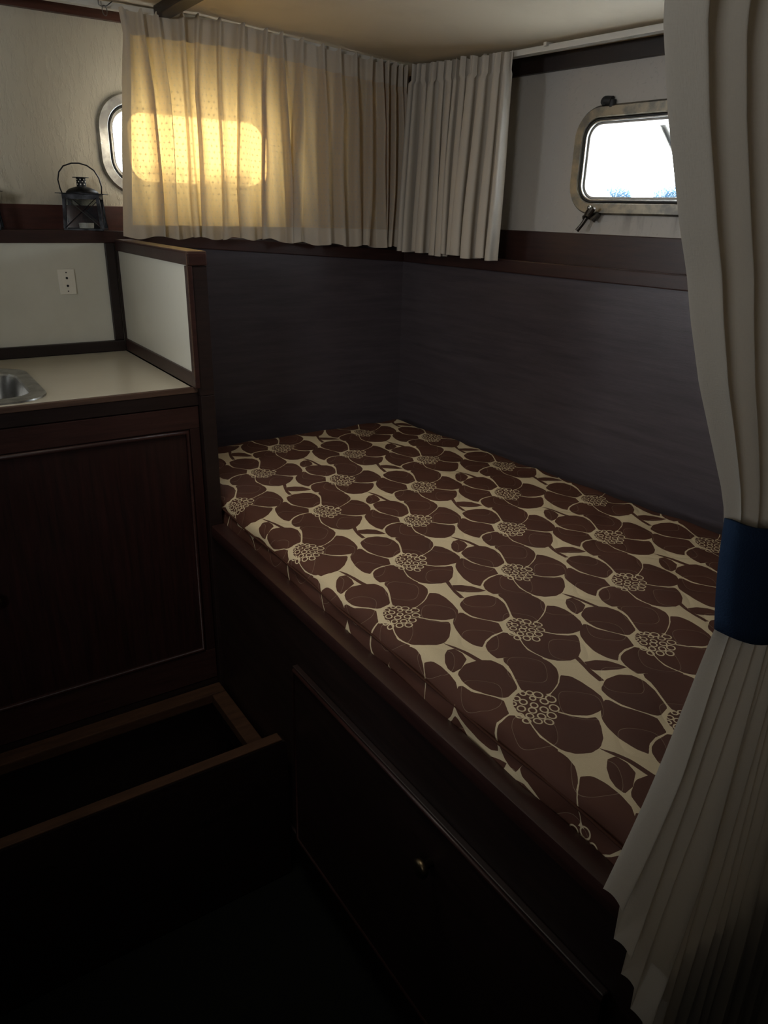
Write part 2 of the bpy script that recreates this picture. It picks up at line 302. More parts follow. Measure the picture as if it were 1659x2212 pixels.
def print_mat():
    t = NT('quilted_flower_print_cotton'); f1 = t.uv('flower'); f2 = t.uv('leaf')
    def shape(uv, fit):
        (cx, cy, ang, sx, sy), r = fit
        l = t.vm('WRAP', t.vm('SUBTRACT', uv, (cx, cy, 0)), (.5, .5, 1), (-.5, -.5, -1))
        l = t.mapping(l, (sx, sy, 1), (0, 0, ang), typ='TEXTURE')
        s = t.n('SeparateXYZ'); t.put(s.inputs[0], l)
        th = t.math('MULTIPLY_ADD', t.math('ARCTAN2', s.outputs[1], s.outputs[0]), 1 / (2 * math.pi), .5)
        fc = t.n('FloatCurve'); t.put(fc.inputs[1], th); cu = fc.mapping.curves[0]; N = len(r) - 1
        fc.mapping.use_clip = False
        cu.points[0].location = (0, r[0] / 2); cu.points[1].location = (1, r[N] / 2)
        for i in range(1, N): cu.points.new(i / N, r[i] / 2)
        for q_ in cu.points: q_.handle_type = 'VECTOR'
        fc.mapping.update()
        return t.math('LESS_THAN', t.vm('LENGTH', l, out='v'), t.math('MULTIPLY', fc.outputs[0], 2.06))
    brown = None
    for uv, L in ((f1, PETALS), (f2, LEAVES)):
        for fit in L:
            s = shape(uv, fit); brown = s if brown is None else t.math('MAXIMUM', brown, s)
    # seed cluster in the heart of each flower: small outlined rings on a brown disc
    c = t.vm('WRAP', f1, (.5, .5, 1), (-.5, -.5, -1)); ring = None
    disc = t.math('LESS_THAN', t.vm('DISTANCE', t.vm('MULTIPLY', c, (1, 1, 0)), (.045, -.005, 0), out='v'), .15)
    for x, y, r in RINGS:
        d = t.vm('DISTANCE', c, (x, y, 0), out='v')
        s = t.math('COMPARE', d, r, .0052); ring = s if ring is None else t.math('MAXIMUM', ring, s)
    brown = t.math('MAXIMUM', brown, disc)
    brown = t.math('MULTIPLY', brown, t.math('SUBTRACT', 1.0, ring))
    # quilting: thin stitched loops
    s = t.n('SeparateXYZ'); t.put(s.inputs[0], f1)
    q = t.math('MULTIPLY', t.math('SINE', t.math('MULTIPLY', t.math('ADD', s.outputs[0], .15), 2 * math.pi * 1.5)),
               t.math('SINE', t.math('MULTIPLY', t.math('ADD', s.outputs[1], .1), 2 * math.pi * 1.5)))
    st = t.math('COMPARE', q, .22, .012)
    p = t.pos(); n = t.noise(p, 6, 4); wv = t.noise(t.mapping(p, scale=(1, .25, 1)), 1500, 2)
    bc = t.mix(n, (.062, .026, .018, 1), (.098, .039, .025, 1)); cc = t.mix(wv, (.54, .45, .29, 1), (.66, .56, .38, 1))
    col = t.mix(brown, cc, bc); col = t.mix(t.math('MULTIPLY', st, .28), col, (.55, .46, .33, 1))
    pad = t.math('SMOOTH_MIN', t.math('ABSOLUTE', t.math('SUBTRACT', q, .22)), .25, .1)
    h = t.math('MULTIPLY_ADD', wv, .05, t.math('MULTIPLY_ADD', brown, -.05, t.math('MULTIPLY', pad, 2.0)))
    return t.end(t.bsdf(col, .72, spec=.25, normal=t.bump(h, .35, .004)))
M_print = print_mat()
# ---------------------------------------------------------------- the room
def XR(y, off): return 1.364 + off - .0816 * (y - 1.962)          # the hull side runs slightly askew
def rrect(w, h, r, n=10):
    out = []
    for cx, cy, a0 in ((w / 2 - r, h / 2 - r, 0), (-w / 2 + r, h / 2 - r, 90), (-w / 2 + r, -h / 2 + r, 180), (w / 2 - r, -h / 2 + r, 270)):
        for i in range(n + 1):
            a = math.radians(a0 + 90 * i / n); out.append((cx + r * math.cos(a), cy + r * math.sin(a)))
    return out
def holed(name, mat, F, outer, hole, depth, parent=None):
    """slab with a hole; F maps (a, b, d) to a point; d runs through the slab"""
    bm = bmesh.new(); loops = []
    for d in (0, depth):
        E = []
        for L in (outer, hole):
            V = [bm.verts.new(F(a, b, d)) for a, b in L]
            E.append([bm.edges.new((V[i], V[(i + 1) % len(V)])) for i in range(len(V))]); loops.append(V)
        bmesh.ops.triangle_fill(bm, edges=E[0] + E[1], use_beauty=True)
    for A, B in ((loops[0], loops[2]), (loops[1], loops[3])):
        for i in range(len(A)):
            j = (i + 1) % len(A); bm.faces.new((A[i], A[j], B[j], B[i]))
    m = MB(); m.bm.free(); m.bm = bm
    return m.done(name, mat, parent)
def sst(o): o['kind'] = 'structure'; return o
sst(MB().box((-1.65, -1.25, -.06), (1.75, 2.3, 0)).done('floor', M_carpet))
sst(MB().box((-1.70, -1.25, -.06), (-1.62, 2.3, 1.98)).done('wall_left', M_woodd))
sst(MB().box((-1.65, -1.30, -.06), (1.85, -1.22, 1.98)).done('wall_rear', M_woodd))
m = MB()
prof = [(-1.7, 1.870), (.55, 1.870), (.8, 1.866), (1.1, 1.850), (1.45, 1.827), (1.80, 1.795)]
m.prism([(x, -1.3, z) for x, z in prof] + [(x, -1.3, z + .07) for x, z in prof[::-1]], (0, 3.65, 0))
sst(m.done('ceiling', M_ceil))
# stern wall above the ledge, with its porthole
FB = lambda a, b, d: (a, 2.19 + d, b)
P1 = (.787, 1.573, .455, .245, .088)
hole1 = [(P1[0] + x, P1[1] + z) for x, z in rrect(P1[2] - .06, P1[3] - .06, P1[4] - .03)]
P3 = (-.55,) + P1[1:]
hole3 = [(a - P1[0] + P3[0], b) for a, b in hole1]
sst(holed('wall_back', M_plaster, FB, [(.1, 1.25), (1.72, 1.25), (1.72, 1.96), (.1, 1.96)], hole1, .06))
sst(holed('wall_stern', M_plaster, FB, [(-1.65, 1.25), (.1, 1.25), (.1, 1.96), (-1.65, 1.96)], hole3, .06))
# hull side above the ledge
e1 = Vector((-.0816, 1, 0)).normalized(); e3 = Vector((1, .0816, 0)).normalized()
P2 = (1.285, 1.559, .435, .252, .075)
O2 = Vector((XR(P2[0], .195), P2[0], 0))
FR = lambda a, b, d: tuple(O2 + e1 * a + e3 * d + Vector((0, 0, b)))
hole2 = [(x, P2[1] + z) for x, z in rrect(P2[2] - .06, P2[3] - .06, P2[4] - .03)]
sst(holed('wall_right', M_hull, FR, [(-2.55, 1.25), (1.0, 1.25), (1.0, 1.96), (-2.55, 1.96)], hole2, .06))
# dark panelling below the ledges
sst(MB().box((.5505, 2.086, -.02), (1.60, 2.12, 1.345)).done('wall_head', M_panel))
sst(MB().box((-1.65, 2.086, -.02), (.55, 2.12, 1.345)).done('wall_galley', M_lam))
m = MB()
m.prism([(XR(2.15, .115), 2.15, 0), (XR(-1.25, .115), -1.25, 0), (XR(-1.25, .16), -1.25, 0), (XR(2.15, .16), 2.15, 0)], (0, 0, 1.285))
sst(m.done('wall_hull', M_panel))
# trims
sst(MB().box((-1.6, 2.172, 1.848), (1.60, 2.192, 1.878), .003).done('trim_1', M_red))
sst(MB().box((-1.6, 2.176, 1.30), (1.58, 2.192, 1.421), .002).done('trim_2', M_red))
def hullstrip(name, o0, o1, z0, z1, mat, bev=.002, y0=2.17, y1=-1.2, parent=None):
    m = MB(); m.prism([(XR(y0, o0), y0, z0), (XR(y1, o0), y1, z0), (XR(y1, o1), y1, z0), (XR(y0, o1), y0, z0)], (0, 0, z1 - z0), bev)
    return m.done(name, mat, parent)
sst(hullstrip('trim_3', .180, .198, 1.775, 1.84, M_woodd))
sst(hullstrip('trim_4', .176, .198, 1.30, 1.386, M_wood))
sst(MB().box((.688, -1.2, 1.846), (.728, 2.052, 1.885), .003).done('trim_5', M_woodd))
# wooden ledges in front of the porthole walls
sh = setp(empty('ledge_shelf', (0, 2.13, 1.36)), 'dark mahogany ledge along the stern wall carrying the lanterns', 'shelf')
m = MB(); m.prism([(-1.6, 2.095, 1.347), (.54, 2.095, 1.347), (1.49, 2.095, 1.293), (1.49, 2.095, 1.308), (.54, 2.095, 1.362), (-1.6, 2.095, 1.362)], (0, .082, 0)); m.done('shelf_board', M_wood, sh)
m = MB(); m.prism([(-1.6, 2.080, 1.333), (.54, 2.080, 1.333), (1.49, 2.080, 1.274), (1.49, 2.080, 1.309), (.54, 2.080, 1.363), (-1.6, 2.080, 1.363)], (0, .0152, 0), .002); m.done('fiddle_rail', M_wood, sh)
s2 = setp(empty('ledge_shelf', (1.5, 1.3, 1.30)), 'dark mahogany ledge with raised lip below the right porthole', 'shelf')
hullstrip('shelf_board', .120, .177, 1.293, 1.307, M_wood, .001, 2.07, -1.2, s2)
hullstrip('fiddle_rail', .104, .121, 1.276, 1.311, M_wood, .003, 2.07, -1.2, s2)
# ---------------------------------------------------------------- portholes
def porthole(name, label, F, P, depth, fr):
    cx, cz, W_, H_, r = P; t = empty(name); t['kind'] = 'structure'; t['label'] = label
    def ring(nm, w0, w1, d0, d1, mat):       # rounded frame between two outlines
        A = rrect(W_ - 2 * w0, H_ - 2 * w0, max(.012, r - w0)); B = rrect(W_ - 2 * w1, H_ - 2 * w1, max(.012, r - w1)); n = len(A)
        bm = bmesh.new(); ch = (d1 - d0) * .35
        L = []
        for S, d in ((A, d1), (A, d0 + ch), ([(a[0] * .85 + b[0] * .15, a[1] * .85 + b[1] * .15) for a, b in zip(A, B)], d0),
                     ([(a[0] * .15 + b[0] * .85, a[1] * .15 + b[1] * .85) for a, b in zip(A, B)], d0), (B, d0 + ch), (B, d1)):
            L.append([bm.verts.new(F(cx + x, cz + z, d)) for x, z in S])
        for i in range(6):
            X, Y = L[i], L[(i + 1) % 6]
            for k in range(n): bm.faces.new((X[k], X[(k + 1) % n], Y[(k + 1) % n], Y[k]))
        m = MB(); m.bm.free(); m.bm = bm; o = m.done(nm, mat, t, 'auto'); return o
    ring('flange', 0.0, .030, -.014, .004, fr)
    ring('gasket', .0295, .0335, -.010, .02, M_rubber)
    ring('inner_ring', .0332, .0375, -.008, .03, M_steel)
    ring('reveal', .037, .043, .0, depth + .03, M_hull)
    O = rrect(W_ - .078, H_ - .078, r - .039); bm = bmesh.new(); A = [bm.verts.new(F(cx + x, cz + z, depth + .012)) for x, z in O]; B = [bm.verts.new(F(cx + x, cz + z, depth + .018)) for x, z in O]
    bm.faces.new(A); bm.faces.new(B[::-1])
    for i in range(len(A)): bm.faces.new((A[i], A[(i + 1) % len(A)], B[(i + 1) % len(A)], B[i]))
    m = MB(); m.bm.free(); m.bm = bm; m.done('pane', M_glass, t)
    return t
porthole('window_1', 'rounded porthole half covered by the glowing curtain', FB, P1, .06, M_steel)
porthole('window_3', 'rounded porthole over the galley, left of the lanterns', FB, P3, .06, M_steel)
w2 = porthole('window_2', 'rounded bronze-framed porthole in the right hull wall', FR, (0, P2[1], P2[2], P2[3], P2[4]), .06, M_bronze)
# locking dog at the lower corner, hinge lug above
g = lambda a, z, d: Vector(FR(a, z, d))
lx = .137
dog = MB(); dog.tube([g(lx, 1.446, -.010), g(lx, 1.438, -.020), g(lx, 1.425, -.026)], [.008, .009, .010], 10)
dog.tube([g(lx - .012, 1.434, -.018), g(lx + .014, 1.424, -.02)], .007, 10); dog.tube([g(lx - .026, 1.436, -.012), g(lx - .012, 1.420, -.018)], [.006, .009], 10)
dg = dog.done('locking_dog', M_dog, w2, 'auto')
p = MB(); p.tube([g(lx + .004, 1.424, -.022), g(lx + .012, 1.408, -.027), g(lx + .022, 1.393, -.032)], [.0055, .005, .0055], 10); p.done('wing_arm', M_dog, dg, 'auto')
p = MB(); p.tube([g(lx - .004, 1.426, -.022), g(lx - .02, 1.442, -.03), g(lx - .026, 1.448, -.033)], [.006, .004, .003], 10); p.done('wing_arm', M_dog, dg, 'auto')
p = MB(); p.lathe([(.0, -.004), (.005, -.003), (.006, 0), (.005, .003), (0, .004)], g(lx, 1.449, -.020), tuple(e3), 12); p.done('pin', M_steel, dg, True)
lug = MB(); lug.tube([g(.137, 1.690, .002), g(.137, 1.694, -.012)], .011, 12); lug.tube([g(.117, 1.692, -.006), g(.137, 1.694, -.006)], .011, 12); lug.tube([g(.117, 1.694, -.006), g(.115, 1.678, -.006)], .009, 12)
lug.done('hinge_lug', M_rubber, w2, 'auto')
def wpt(y, z): return Vector((XR(y, .295), y, z))
MB().tube([wpt(1.372, 1.695), wpt(1.335, 1.65), wpt(1.293, 1.594), wpt(1.25, 1.534), wpt(1.13, 1.36), wpt(1.125, 1.345) + Vector((-.04, 0, 0))], .0075, 8).done('outside_rope', M_rubber, w2, True)  # rope outside the pane, grouped with the window but no part of it
# ---------------------------------------------------------------- galley corner
cab = setp(empty('galley_cabinet', (.0, 1.80, 0)), 'dark mahogany galley cabinet with panelled door under the counter', 'cabinet')
MB().box((-1.0, 1.582, .0), (.556, 2.084, .90)).box((-1.0, 1.562, 1.018), (.556, 1.60, 1.0455)).done('carcass', M_woodd, cab)
MB().box((-1.0, 1.563, 0), (.556, 1.582, .297)).done('plinth', M_woodd, cab)
MB().box((.5565, 1.546, 0), (.589, 2.084, 1.0405), .002).done('corner_post', M_woodd, cab)
dr = MB().box((-.25, 1.566, .300), (.554, 1.581, 1.015)).done('door', M_woodv, cab)
MB().box((-.25, 1.561, .966), (.554, 1.5662, 1.015), .001).done('door_rail', M_wood, dr)
MB().box((-.25, 1.561, .300), (.554, 1.5662, .385), .001).done('door_rail', M_wood, dr)
MB().box((.532, 1.561, .3855), (.554, 1.5662, .9655), .001).done('door_stile', M_woodv, dr)
def bead(y, pts): return MB().tube(pts, .0062, 6)
bead(0, [(-.25, 1.563, .959), (.525, 1.563, .959), (.525, 1.563, .391), (-.25, 1.563, .391)]).done('moulding', M_wood, dr, True)
MB().lathe([(.006, 0), (.006, .012), (.015, .018), (.017, .024), (.012, .029), (0, .030)], (.083, 1.566, .66), (0, -1, 0)).done('knob', M_brass, dr, True)
wt = setp(empty('worktop', (0, 1.80, 1.04)), 'cream laminate galley counter with dark wooden front edge', 'counter')
SK = [(.020, 1.768), .470, .345, .065]
FT = lambda a, b, d: (a, b, 1.057 - d)
holed('counter_slab', M_counter, FT, [(-1.0, 1.570), (.545, 1.570), (.545, 2.072), (-1.0, 2.072)], [(SK[0][0] + x, SK[0][1] + y) for x, y in rrect(SK[1], SK[2], SK[3])], .030, wt)
MB().box((-1.0, 1.560, 1.0462), (.5565, 1.5698, 1.0585), .0015).done('edge_strip', M_edge, wt)
sk = setp(empty('sink', (SK[0][0], SK[0][1], 1.06)), 'stainless steel sink let into the galley counter', 'sink')
def sinkring(w, h, r, z): return [(SK[0][0] + x, SK[0][1] + y - (.008 if w < .46 else 0), z) for x, y in rrect(w, h, r)]
def loft(Ls, cap=False):
    m = MB(); R = [[m.bm.verts.new(p) for p in L] for L in Ls]; n = len(R[0])
    for A, B in zip(R, R[1:]):
        for k in range(n): m.bm.faces.new((A[k], A[(k + 1) % n], B[(k + 1) % n], B[k]))
    if cap: m.bm.faces.new(R[-1])
    return m
loft([sinkring(.486, .362, .075, 1.0572), sinkring(.484, .360, .074, 1.0605), sinkring(.462, .335, .066, 1.0615), sinkring(.430, .262, .055, 1.060), sinkring(.424, .256, .052, 1.0565)]).done('rim', M_steel, sk, 'auto')
loft([sinkring(.424, .256, .052, 1.0565), sinkring(.414, .246, .05, 1.04), sinkring(.396, .23, .05, .935), sinkring(.37, .205, .05, .918)], True).done('basin', M_steel, sk, 'auto')
# half-height screen between counter and berth
sc = setp(empty('splash_screen', (.567, 1.82, 1.06)), 'half-height screen with cream panel in a dark wooden frame beside the berth', 'screen')
MB().box((.556, 1.546, 1.0415), (.588, 2.078, 1.3135)).done('core_board', M_woodd, sc)
MB().box((.546, 1.541, 1.3140), (.589, 2.079, 1.3405), .003).done('top_rail', M_wood, sc)
MB().box((.5475, 1.5425, 1.3400), (.5875, 2.078, 1.3425), .001).done('lit_top', M_edge, sc)  # thin paler cap: light on the top face put into its colour
MB().box((.546, 1.562, 1.0592), (.556, 2.0695, 1.090), .002).done('bottom_rail', M_wood, sc)
MB().box((.545, 1.541, 1.0592), (.556, 1.561, 1.3138), .002).done('end_stile', M_wood, sc)
MB().box((.546, 2.0700, 1.0592), (.556, 2.0755, 1.3138)).done('back_stile', M_woodd, sc)
MB().box((.551, 1.5612, 1.0902), (.556, 2.0698, 1.3138)).done('panel', M_lam, sc)
MB().box((.544, 1.540, 1.080), (.5458, 1.5422, 1.340)).done('pale_edge', M_edge, sc)  # narrow strip, paler than the stile behind it
sst(MB().box((-1.0, 2.073, 1.057), (.545, 2.0858, 1.0855), .002).done('trim_6', M_woodd))
sst(MB().box((.520, 2.076, 1.086), (.545, 2.0858, 1.333), .002).done('trim_7', M_woodd))
so = setp(empty('wall_socket', (.418, 2.086, 1.239)), 'ivory socket plate with two round holes on the galley splashback', 'socket')
MB().box((.3975, 2.0805, 1.2085), (.4385, 2.0858, 1.2705), .002).done('plate', M_plate, so)
MB().box((.405, 2.0795, 1.2245), (.431, 2.0806, 1.2545), .0004).done('insert', M_plate, so)
for z in (1.249, 1.230): MB().lathe([(.0, 0), (.0030, 0), (.0030, .0006), (0, .0006)], (.418, 2.0795, z), (0, -1, 0), 12).done('hole', M_black, so)
for z in (1.2625, 1.2165): MB().lathe([(.0, 0), (.0018, 0), (.0016, .0007), (0, .0008)], (.418, 2.0806, z), (0, -1, 0), 10).done('screw', M_dog, so)
# ---------------------------------------------------------------- berth
be = setp(empty('berth', (1.0, 1.0, 0)), 'built-in dark mahogany berth base under the flowered mattress', 'berth')
MB().box((.566, .287, .119), (.588, 1.5455, .6995)).done('front_panel', M_woodd, be)
MB().box((.580, .287, .0), (.590, 1.5455, .1185)).done('toe_kick', M_woodd, be)
MB().box((.560, .287, .1185), (.5665, 1.5455, .1255), .002).done('base_edge', M_woodd, be)
MB().box((.558, .287, .7000), (.594, 1.5455, .7310), .006).done('edge_rail', M_wood, be, 'auto')
m = MB(); m.prism([(.5945, .287, .672), (XR(.287, .10), .287, .672), (XR(2.08, .10), 2.08, .672), (.5945, 2.08, .672)], (0, 0, .018)); m.done('platform', M_woodd, be)
MB().box((.591, .287, 0), (1.56, .305, .671)).done('end_panel', M_woodd, be)
bd = MB().box((.5535, .33, .128), (.5655, 1.123, .585), .002).done('door', M_woodd, be)
m = MB(); m.tube([(.5535, .33, .578), (.5535, 1.116, .578), (.5535, 1.116, .135), (.5535, .33, .135)], .0045, 6); m.done('moulding', M_wood, bd, True)
MB().lathe([(.007, 0), (.006, .010), (.014, .016), (.0165, .022), (.013, .027), (0, .028)], (.5535, .655, .493), (-1, 0, 0)).done('knob', M_brass, bd, True)
# mattress with an unrolled cover, so the print runs over the front edge
def mattress():
    x0, y0, y1, zt, zb, r = .597, .325, 1.985, .786, .6915, .036
    prof = []                                # (x - x0, z, unrolled s)
    for z in np.linspace(zb, zt - r, 7): prof.append((0 + .004 * math.sin((z - zb) / (zt - r - zb) * math.pi) * -1, z, -(math.pi / 2 * r) - (zt - r - z) + r))
    for a in np.linspace(0, math.pi / 2, 9)[1:]: prof.append((r - r * math.cos(a), zt - r + r * math.sin(a), -(math.pi / 2 * r - a * r) + r))
    for q in np.linspace(r, .80, 120)[1:]: prof.append((q, zt, q))
    prof = np.array(prof); ys = np.linspace(y0, y1, 240); rows = []; U1 = []; U2 = []
    rs = np.random.RandomState(2); B_ = np.array(BASIS); O_ = np.array(ORG)
    for y in ys:
        wmax = XR(y, .035) - x0; k = wmax / .80
        x = np.where(prof[:, 0] > r, r + (prof[:, 0] - r) * (wmax - r) / (.80 - r), prof[:, 0])
        z = prof[:, 1].copy(); s = np.where(prof[:, 0] > r, x, prof[:, 2])
        top = prof[:, 0] > r * .4
        for d in (y - y0, y1 - y):
            if d < r: z = np.where(z > zb, np.minimum(z, zt - r + math.sqrt(max(0, r * r - (r - d) ** 2)) - (zt - z) * .3), z)
        d = wmax - x; e = np.clip(d / r, 0, 1); z = np.where(top, z - r * (1 - np.sqrt(1 - (1 - e) ** 2)), z)
        X = x + x0
        bulge = .0025 * np.sin(X * 41 + 2 * np.sin(y * 9)) * np.sin(y * 37 + X * 6) - .006 * np.exp(-((X - 1.0) ** 2 + (y - 1.1) ** 2) / .25)
        z = np.where(top, z + bulge, z); X = np.where(~top, X + .003 * np.sin(y * 33 + z * 60), X)
        rows.append(np.stack([X, np.full_like(X, y), z], 1))
        uvx = np.stack([s + x0 - O_[0], np.full_like(X, y - O_[1])], 1) @ B_.T
        U1.append(uvx); U2.append(np.stack([(uvx[:, 0] + uvx[:, 1]) / 2, (uvx[:, 0] - uvx[:, 1]) / 2], 1))
    rows, U1, U2 = (np.array(q) for q in (rows, U1, U2))
    t = setp(empty('mattress', (1.0, 1.1, .69)), 'quilted mattress covered in brown and cream flower print on the berth', 'mattress')
    grid('cover', rows, M_print, t, {'flower': U1, 'leaf': U2})
    # far and near ends, and the underside, close the cover
    m = MB()
    for i in (0, -1):
        L = rows[i]; V = [m.bm.verts.new(p) for p in L] + [m.bm.verts.new((L[-1][0], L[-1][1], zb))]
        m.bm.faces.new(V)
    m.bm.faces.new([m.bm.verts.new(p) for p in ((x0, y0, zb), (XR(y0, .035), y0, zb), (XR(y1, .035), y1, zb), (x0, y1, zb))])
    V0 = [m.bm.verts.new(r_[-1]) for r_ in rows]; V1 = [m.bm.verts.new((r_[-1][0], r_[-1][1], zb)) for r_ in rows]
    for i in range(len(V0) - 1): m.bm.faces.new((V0[i], V0[i + 1], V1[i + 1], V1[i]))
    m.done('underside', M_seam, t)
    m = MB(); m.tube([(x0 - .0012 + .0008 * math.sin(y * 30), y, .7585 + .0015 * math.sin(y * 17)) for y in np.linspace(y0 + .03, y1 - .03, 70)], .0022, 6)
    m.done('seam', M_seam, t, True)
M_seam = cloth('brown_cover_seam', (.06, .026, .018))
mattress()
# low open locker in the floor, between galley and berth
lo = setp(empty('floor_locker', (.1, 1.35, 0)), 'open low wooden floor locker without lid, in front of the galley cabinet', 'locker')
MB().box((-.60, 1.517, .255), (.5575, 1.560, .282), .003).done('back_cleat', M_cleat, lo)
MB().box((.520, 1.180, .255), (.5575, 1.5165, .282), .003).done('side_cleat', M_cleat, lo)
fb = MB(); fb.prism([(-.60, 1.152, .002), (.552, 1.152, .002), (.552, 1.152, .372), (.546, 1.152, .381), (.536, 1.152, .384), (-.60, 1.152, .384)], (0, .026, 0), .002); fb.done('front_board', M_woodd, lo)
MB().box((-.60, 1.1522, .3842), (.540, 1.1778, .3885), .0015).done('board_edge', M_cleat, lo)
MB().box((-.60, 1.1785, .002), (.5575, 1.5600, .012)).done('bottom', M_woodd, lo)
# ---------------------------------------------------------------- curtains
def curtain_left():
    t = setp(empty('curtain', (1.0, 2.065, 1.35)), 'thin cream curtain glowing yellow where the sun shines through from the porthole', 'curtain')
    ridges = [.652, .690, .752, .792, .850, .913, .976, 1.020, 1.079, 1.143, 1.194, 1.249, 1.300, 1.332, 1.356, 1.380, 1.402, 1.420]
    rs = np.random.RandomState(12); n = len(ridges); NV = 80; xa, xb = .612, 1.440
    wb = .5 + .5 * rs.rand(n); am = .75 + .6 * rs.rand(n); lean = rs.randn(n) * .010 + .004; sway = rs.randn(n) * .008; ph = rs.rand(n) * 6.28
    rows, uvs = [], []
    for j in range(NV):
        v = j / (NV - 1); q = 1 - v                    # v 0 at the hem, 1 at the heading
        op = min(1, q * 1.25) ** .75; C_ = []
        for kk, dy in ((0, -.006), (.3, -.012), (.6, -.010), (1, 0)): C_.append((xa + .022 * kk - (.054 * q + .004 * math.sin(3.1 * v)) * (1 - kk * .6) + (.012 * max(0, v - .9) / .1 * -1), 2.046 + dy))
        for k, rx in enumerate(ridges):
            gl = rx - (ridges[k - 1] if k else xa + .01); gr = (ridges[k + 1] if k < n - 1 else xb + .02) - rx; gp = min(gl, gr)
            w = .0042 + (gp * .36 * wb[k] - .0042) * op; A = (.0185 if v > .86 else .016 + .010 * am[k] * min(1, q * 3))
            A *= 1 if gp > .03 else 1.15
            c = rx + sway[k] * q + .005 * math.sin(ph[k] + 5 * v) * q; l = lean[k] * min(1, q * 3)
            C_ += [(c - gl * .5 * .9 + (w if gl > .03 else 0) * .0, 2.046 + .003 * math.sin(ph[k] + 4 * v) * q), (c - w * 1.25, 2.047), (c - w * .9 + l, 2.046 - A * .75), (c - w * .35 + l * 1.2, 2.046 - A), (c + w * .35 + l * 1.2, 2.046 - A), (c + w * .85 + l, 2.046 - A * .7), (c + w * 1.1, 2.047)]
        C_ += [(xb - .006, 2.047), (xb, 2.049)]
        C_ = np.array(C_); m = 7; i = np.arange(0, len(C_) - 1 + 1e-9, 1 / m); X = np.interp(i, np.arange(len(C_)), C_[:, 0]); Y = np.interp(i, np.arange(len(C_)), C_[:, 1])
        ker = np.exp(-np.linspace(-1.6, 1.6, 11) ** 2); ker /= ker.sum()
        X2 = np.convolve(np.pad(X, 5, 'edge'), ker, 'valid'); Y2 = np.convolve(np.pad(Y, 5, 'edge'), ker, 'valid')
        top = np.interp(X2, [.6, .70, .78, .9, 1.0, 1.2, 1.45], [1.852, 1.850, 1.860, 1.862, 1.853, 1.834, 1.816]); top = top - .0035 * np.cos(Y2 * 0 + (2.046 - Y2) / .0185 * 3.14) * (v > .8)
        bot = np.interp(X2, [.6, .95, 1.1, 1.45], [1.348, 1.345, 1.332, 1.320]) + .004 * np.sin(X2 * 60)
        Z = bot + (top - bot) * v; rows.append(np.stack([X2, Y2 + .0012 * np.sin(X2 * 170 + 9 * v), Z], 1))
        d = np.r_[0, np.cumsum(np.hypot(np.diff(C_[:, 0]), np.diff(C_[:, 1])))]; uvs.append(np.stack([np.interp(i, np.arange(len(C_)), d), Z - np.interp(X2, [.6, .9, 1.0, 1.2, 1.45], [0, .004, -.004, -.024, -.042]) * v], 1))
    L = np.array([u[-1, 0] for u in uvs]).mean()
    for u in uvs: u[:, 0] *= L / u[-1, 0]
    grid('cloth', np.array(rows), M_curtL, t, {'cloth': np.array(uvs)})
    for k, rx in enumerate(ridges[1:14]):
        zt = float(np.interp(rx, [.6, .9, 1.0, 1.2, 1.45], [1.852, 1.862, 1.853, 1.834, 1.816]))
        MB().tube([(rx, 2.050, zt - .030), (rx, 2.056, zt - .022), (rx, 2.060, zt - .012), (rx, 2.063, zt - .018)], .0012, 6).done('hook', M_wire, t, True)
curtain_left()
def folds(name, NU, NV, path, top, bot, nf, a_top, a_bot, seed, mat, parent, bulb=.35, header=.1):
    rs = np.random.RandomState(seed); wd = .6 + .9 * rs.rand(nf); cum = np.r_[0, np.cumsum(wd)] / wd.sum()
    am = .55 + .75 * rs.rand(nf); ph = rs.rand(nf) * 6.28
    s = np.linspace(0, 1, NU); k = np.clip(np.searchsorted(cum, s, side='right') - 1, 0, nf - 1)
    loc = (s - cum[k]) / (cum[k + 1] - cum[k]); width = (cum[k + 1] - cum[k])
    P = np.zeros((NV, NU, 3)); U = np.zeros((NV, NU, 2))
    for j in range(NV):
        t_ = j / (NV - 1); A = a_bot + (a_top - a_bot) * t_ ** 1.5
        lat = s + width * bulb * (1 - .5 * t_) * np.sin(4 * np.pi * loc) * .5 + .006 * np.sin(ph[k] + 4 * t_) * np.sin(np.pi * loc) * (1 - t_)
        lat = lat + .012 * np.sin(2 * np.pi * 1.3 * s + 4 * t_ + seed) * (1 - t_) * t_ * 2
        d = A * (am[k] if t_ < 1 - header else 1) * (.5 - .5 * np.cos(2 * np.pi * loc)) ** .8
        if t_ > 1 - header: d = d * .8 + .004 * np.sin(s * nf * 19)
        X, Y = path(lat, d); P[j, :, 0] = X; P[j, :, 1] = Y; P[j, :, 2] = bot(s, k) + (top(s) - bot(s, k)) * t_
        U[j, :, 0] = s * 1.1; U[j, :, 1] = P[j, :, 2]
    return grid(name, P, mat, parent, {'cloth': U})
t2 = setp(empty('curtain', (1.46, 1.85, 1.35)), 'short gathered cream curtain pushed into the corner left of the right porthole', 'curtain')
def pth(l, d):
    y = 2.024 - l * (2.024 - 1.635); return XR(y, .085) - d, y - d * .10
rsb = np.random.RandomState(3).rand(14) * .012
folds('cloth', 620, 60, pth, lambda s: 1.822 - .010 * s + .003 * np.sin(s * 70), lambda s, k: 1.320 - .008 * s - rsb[k], 12, .022, .046, 11, M_curtR, t2, .5, .09)
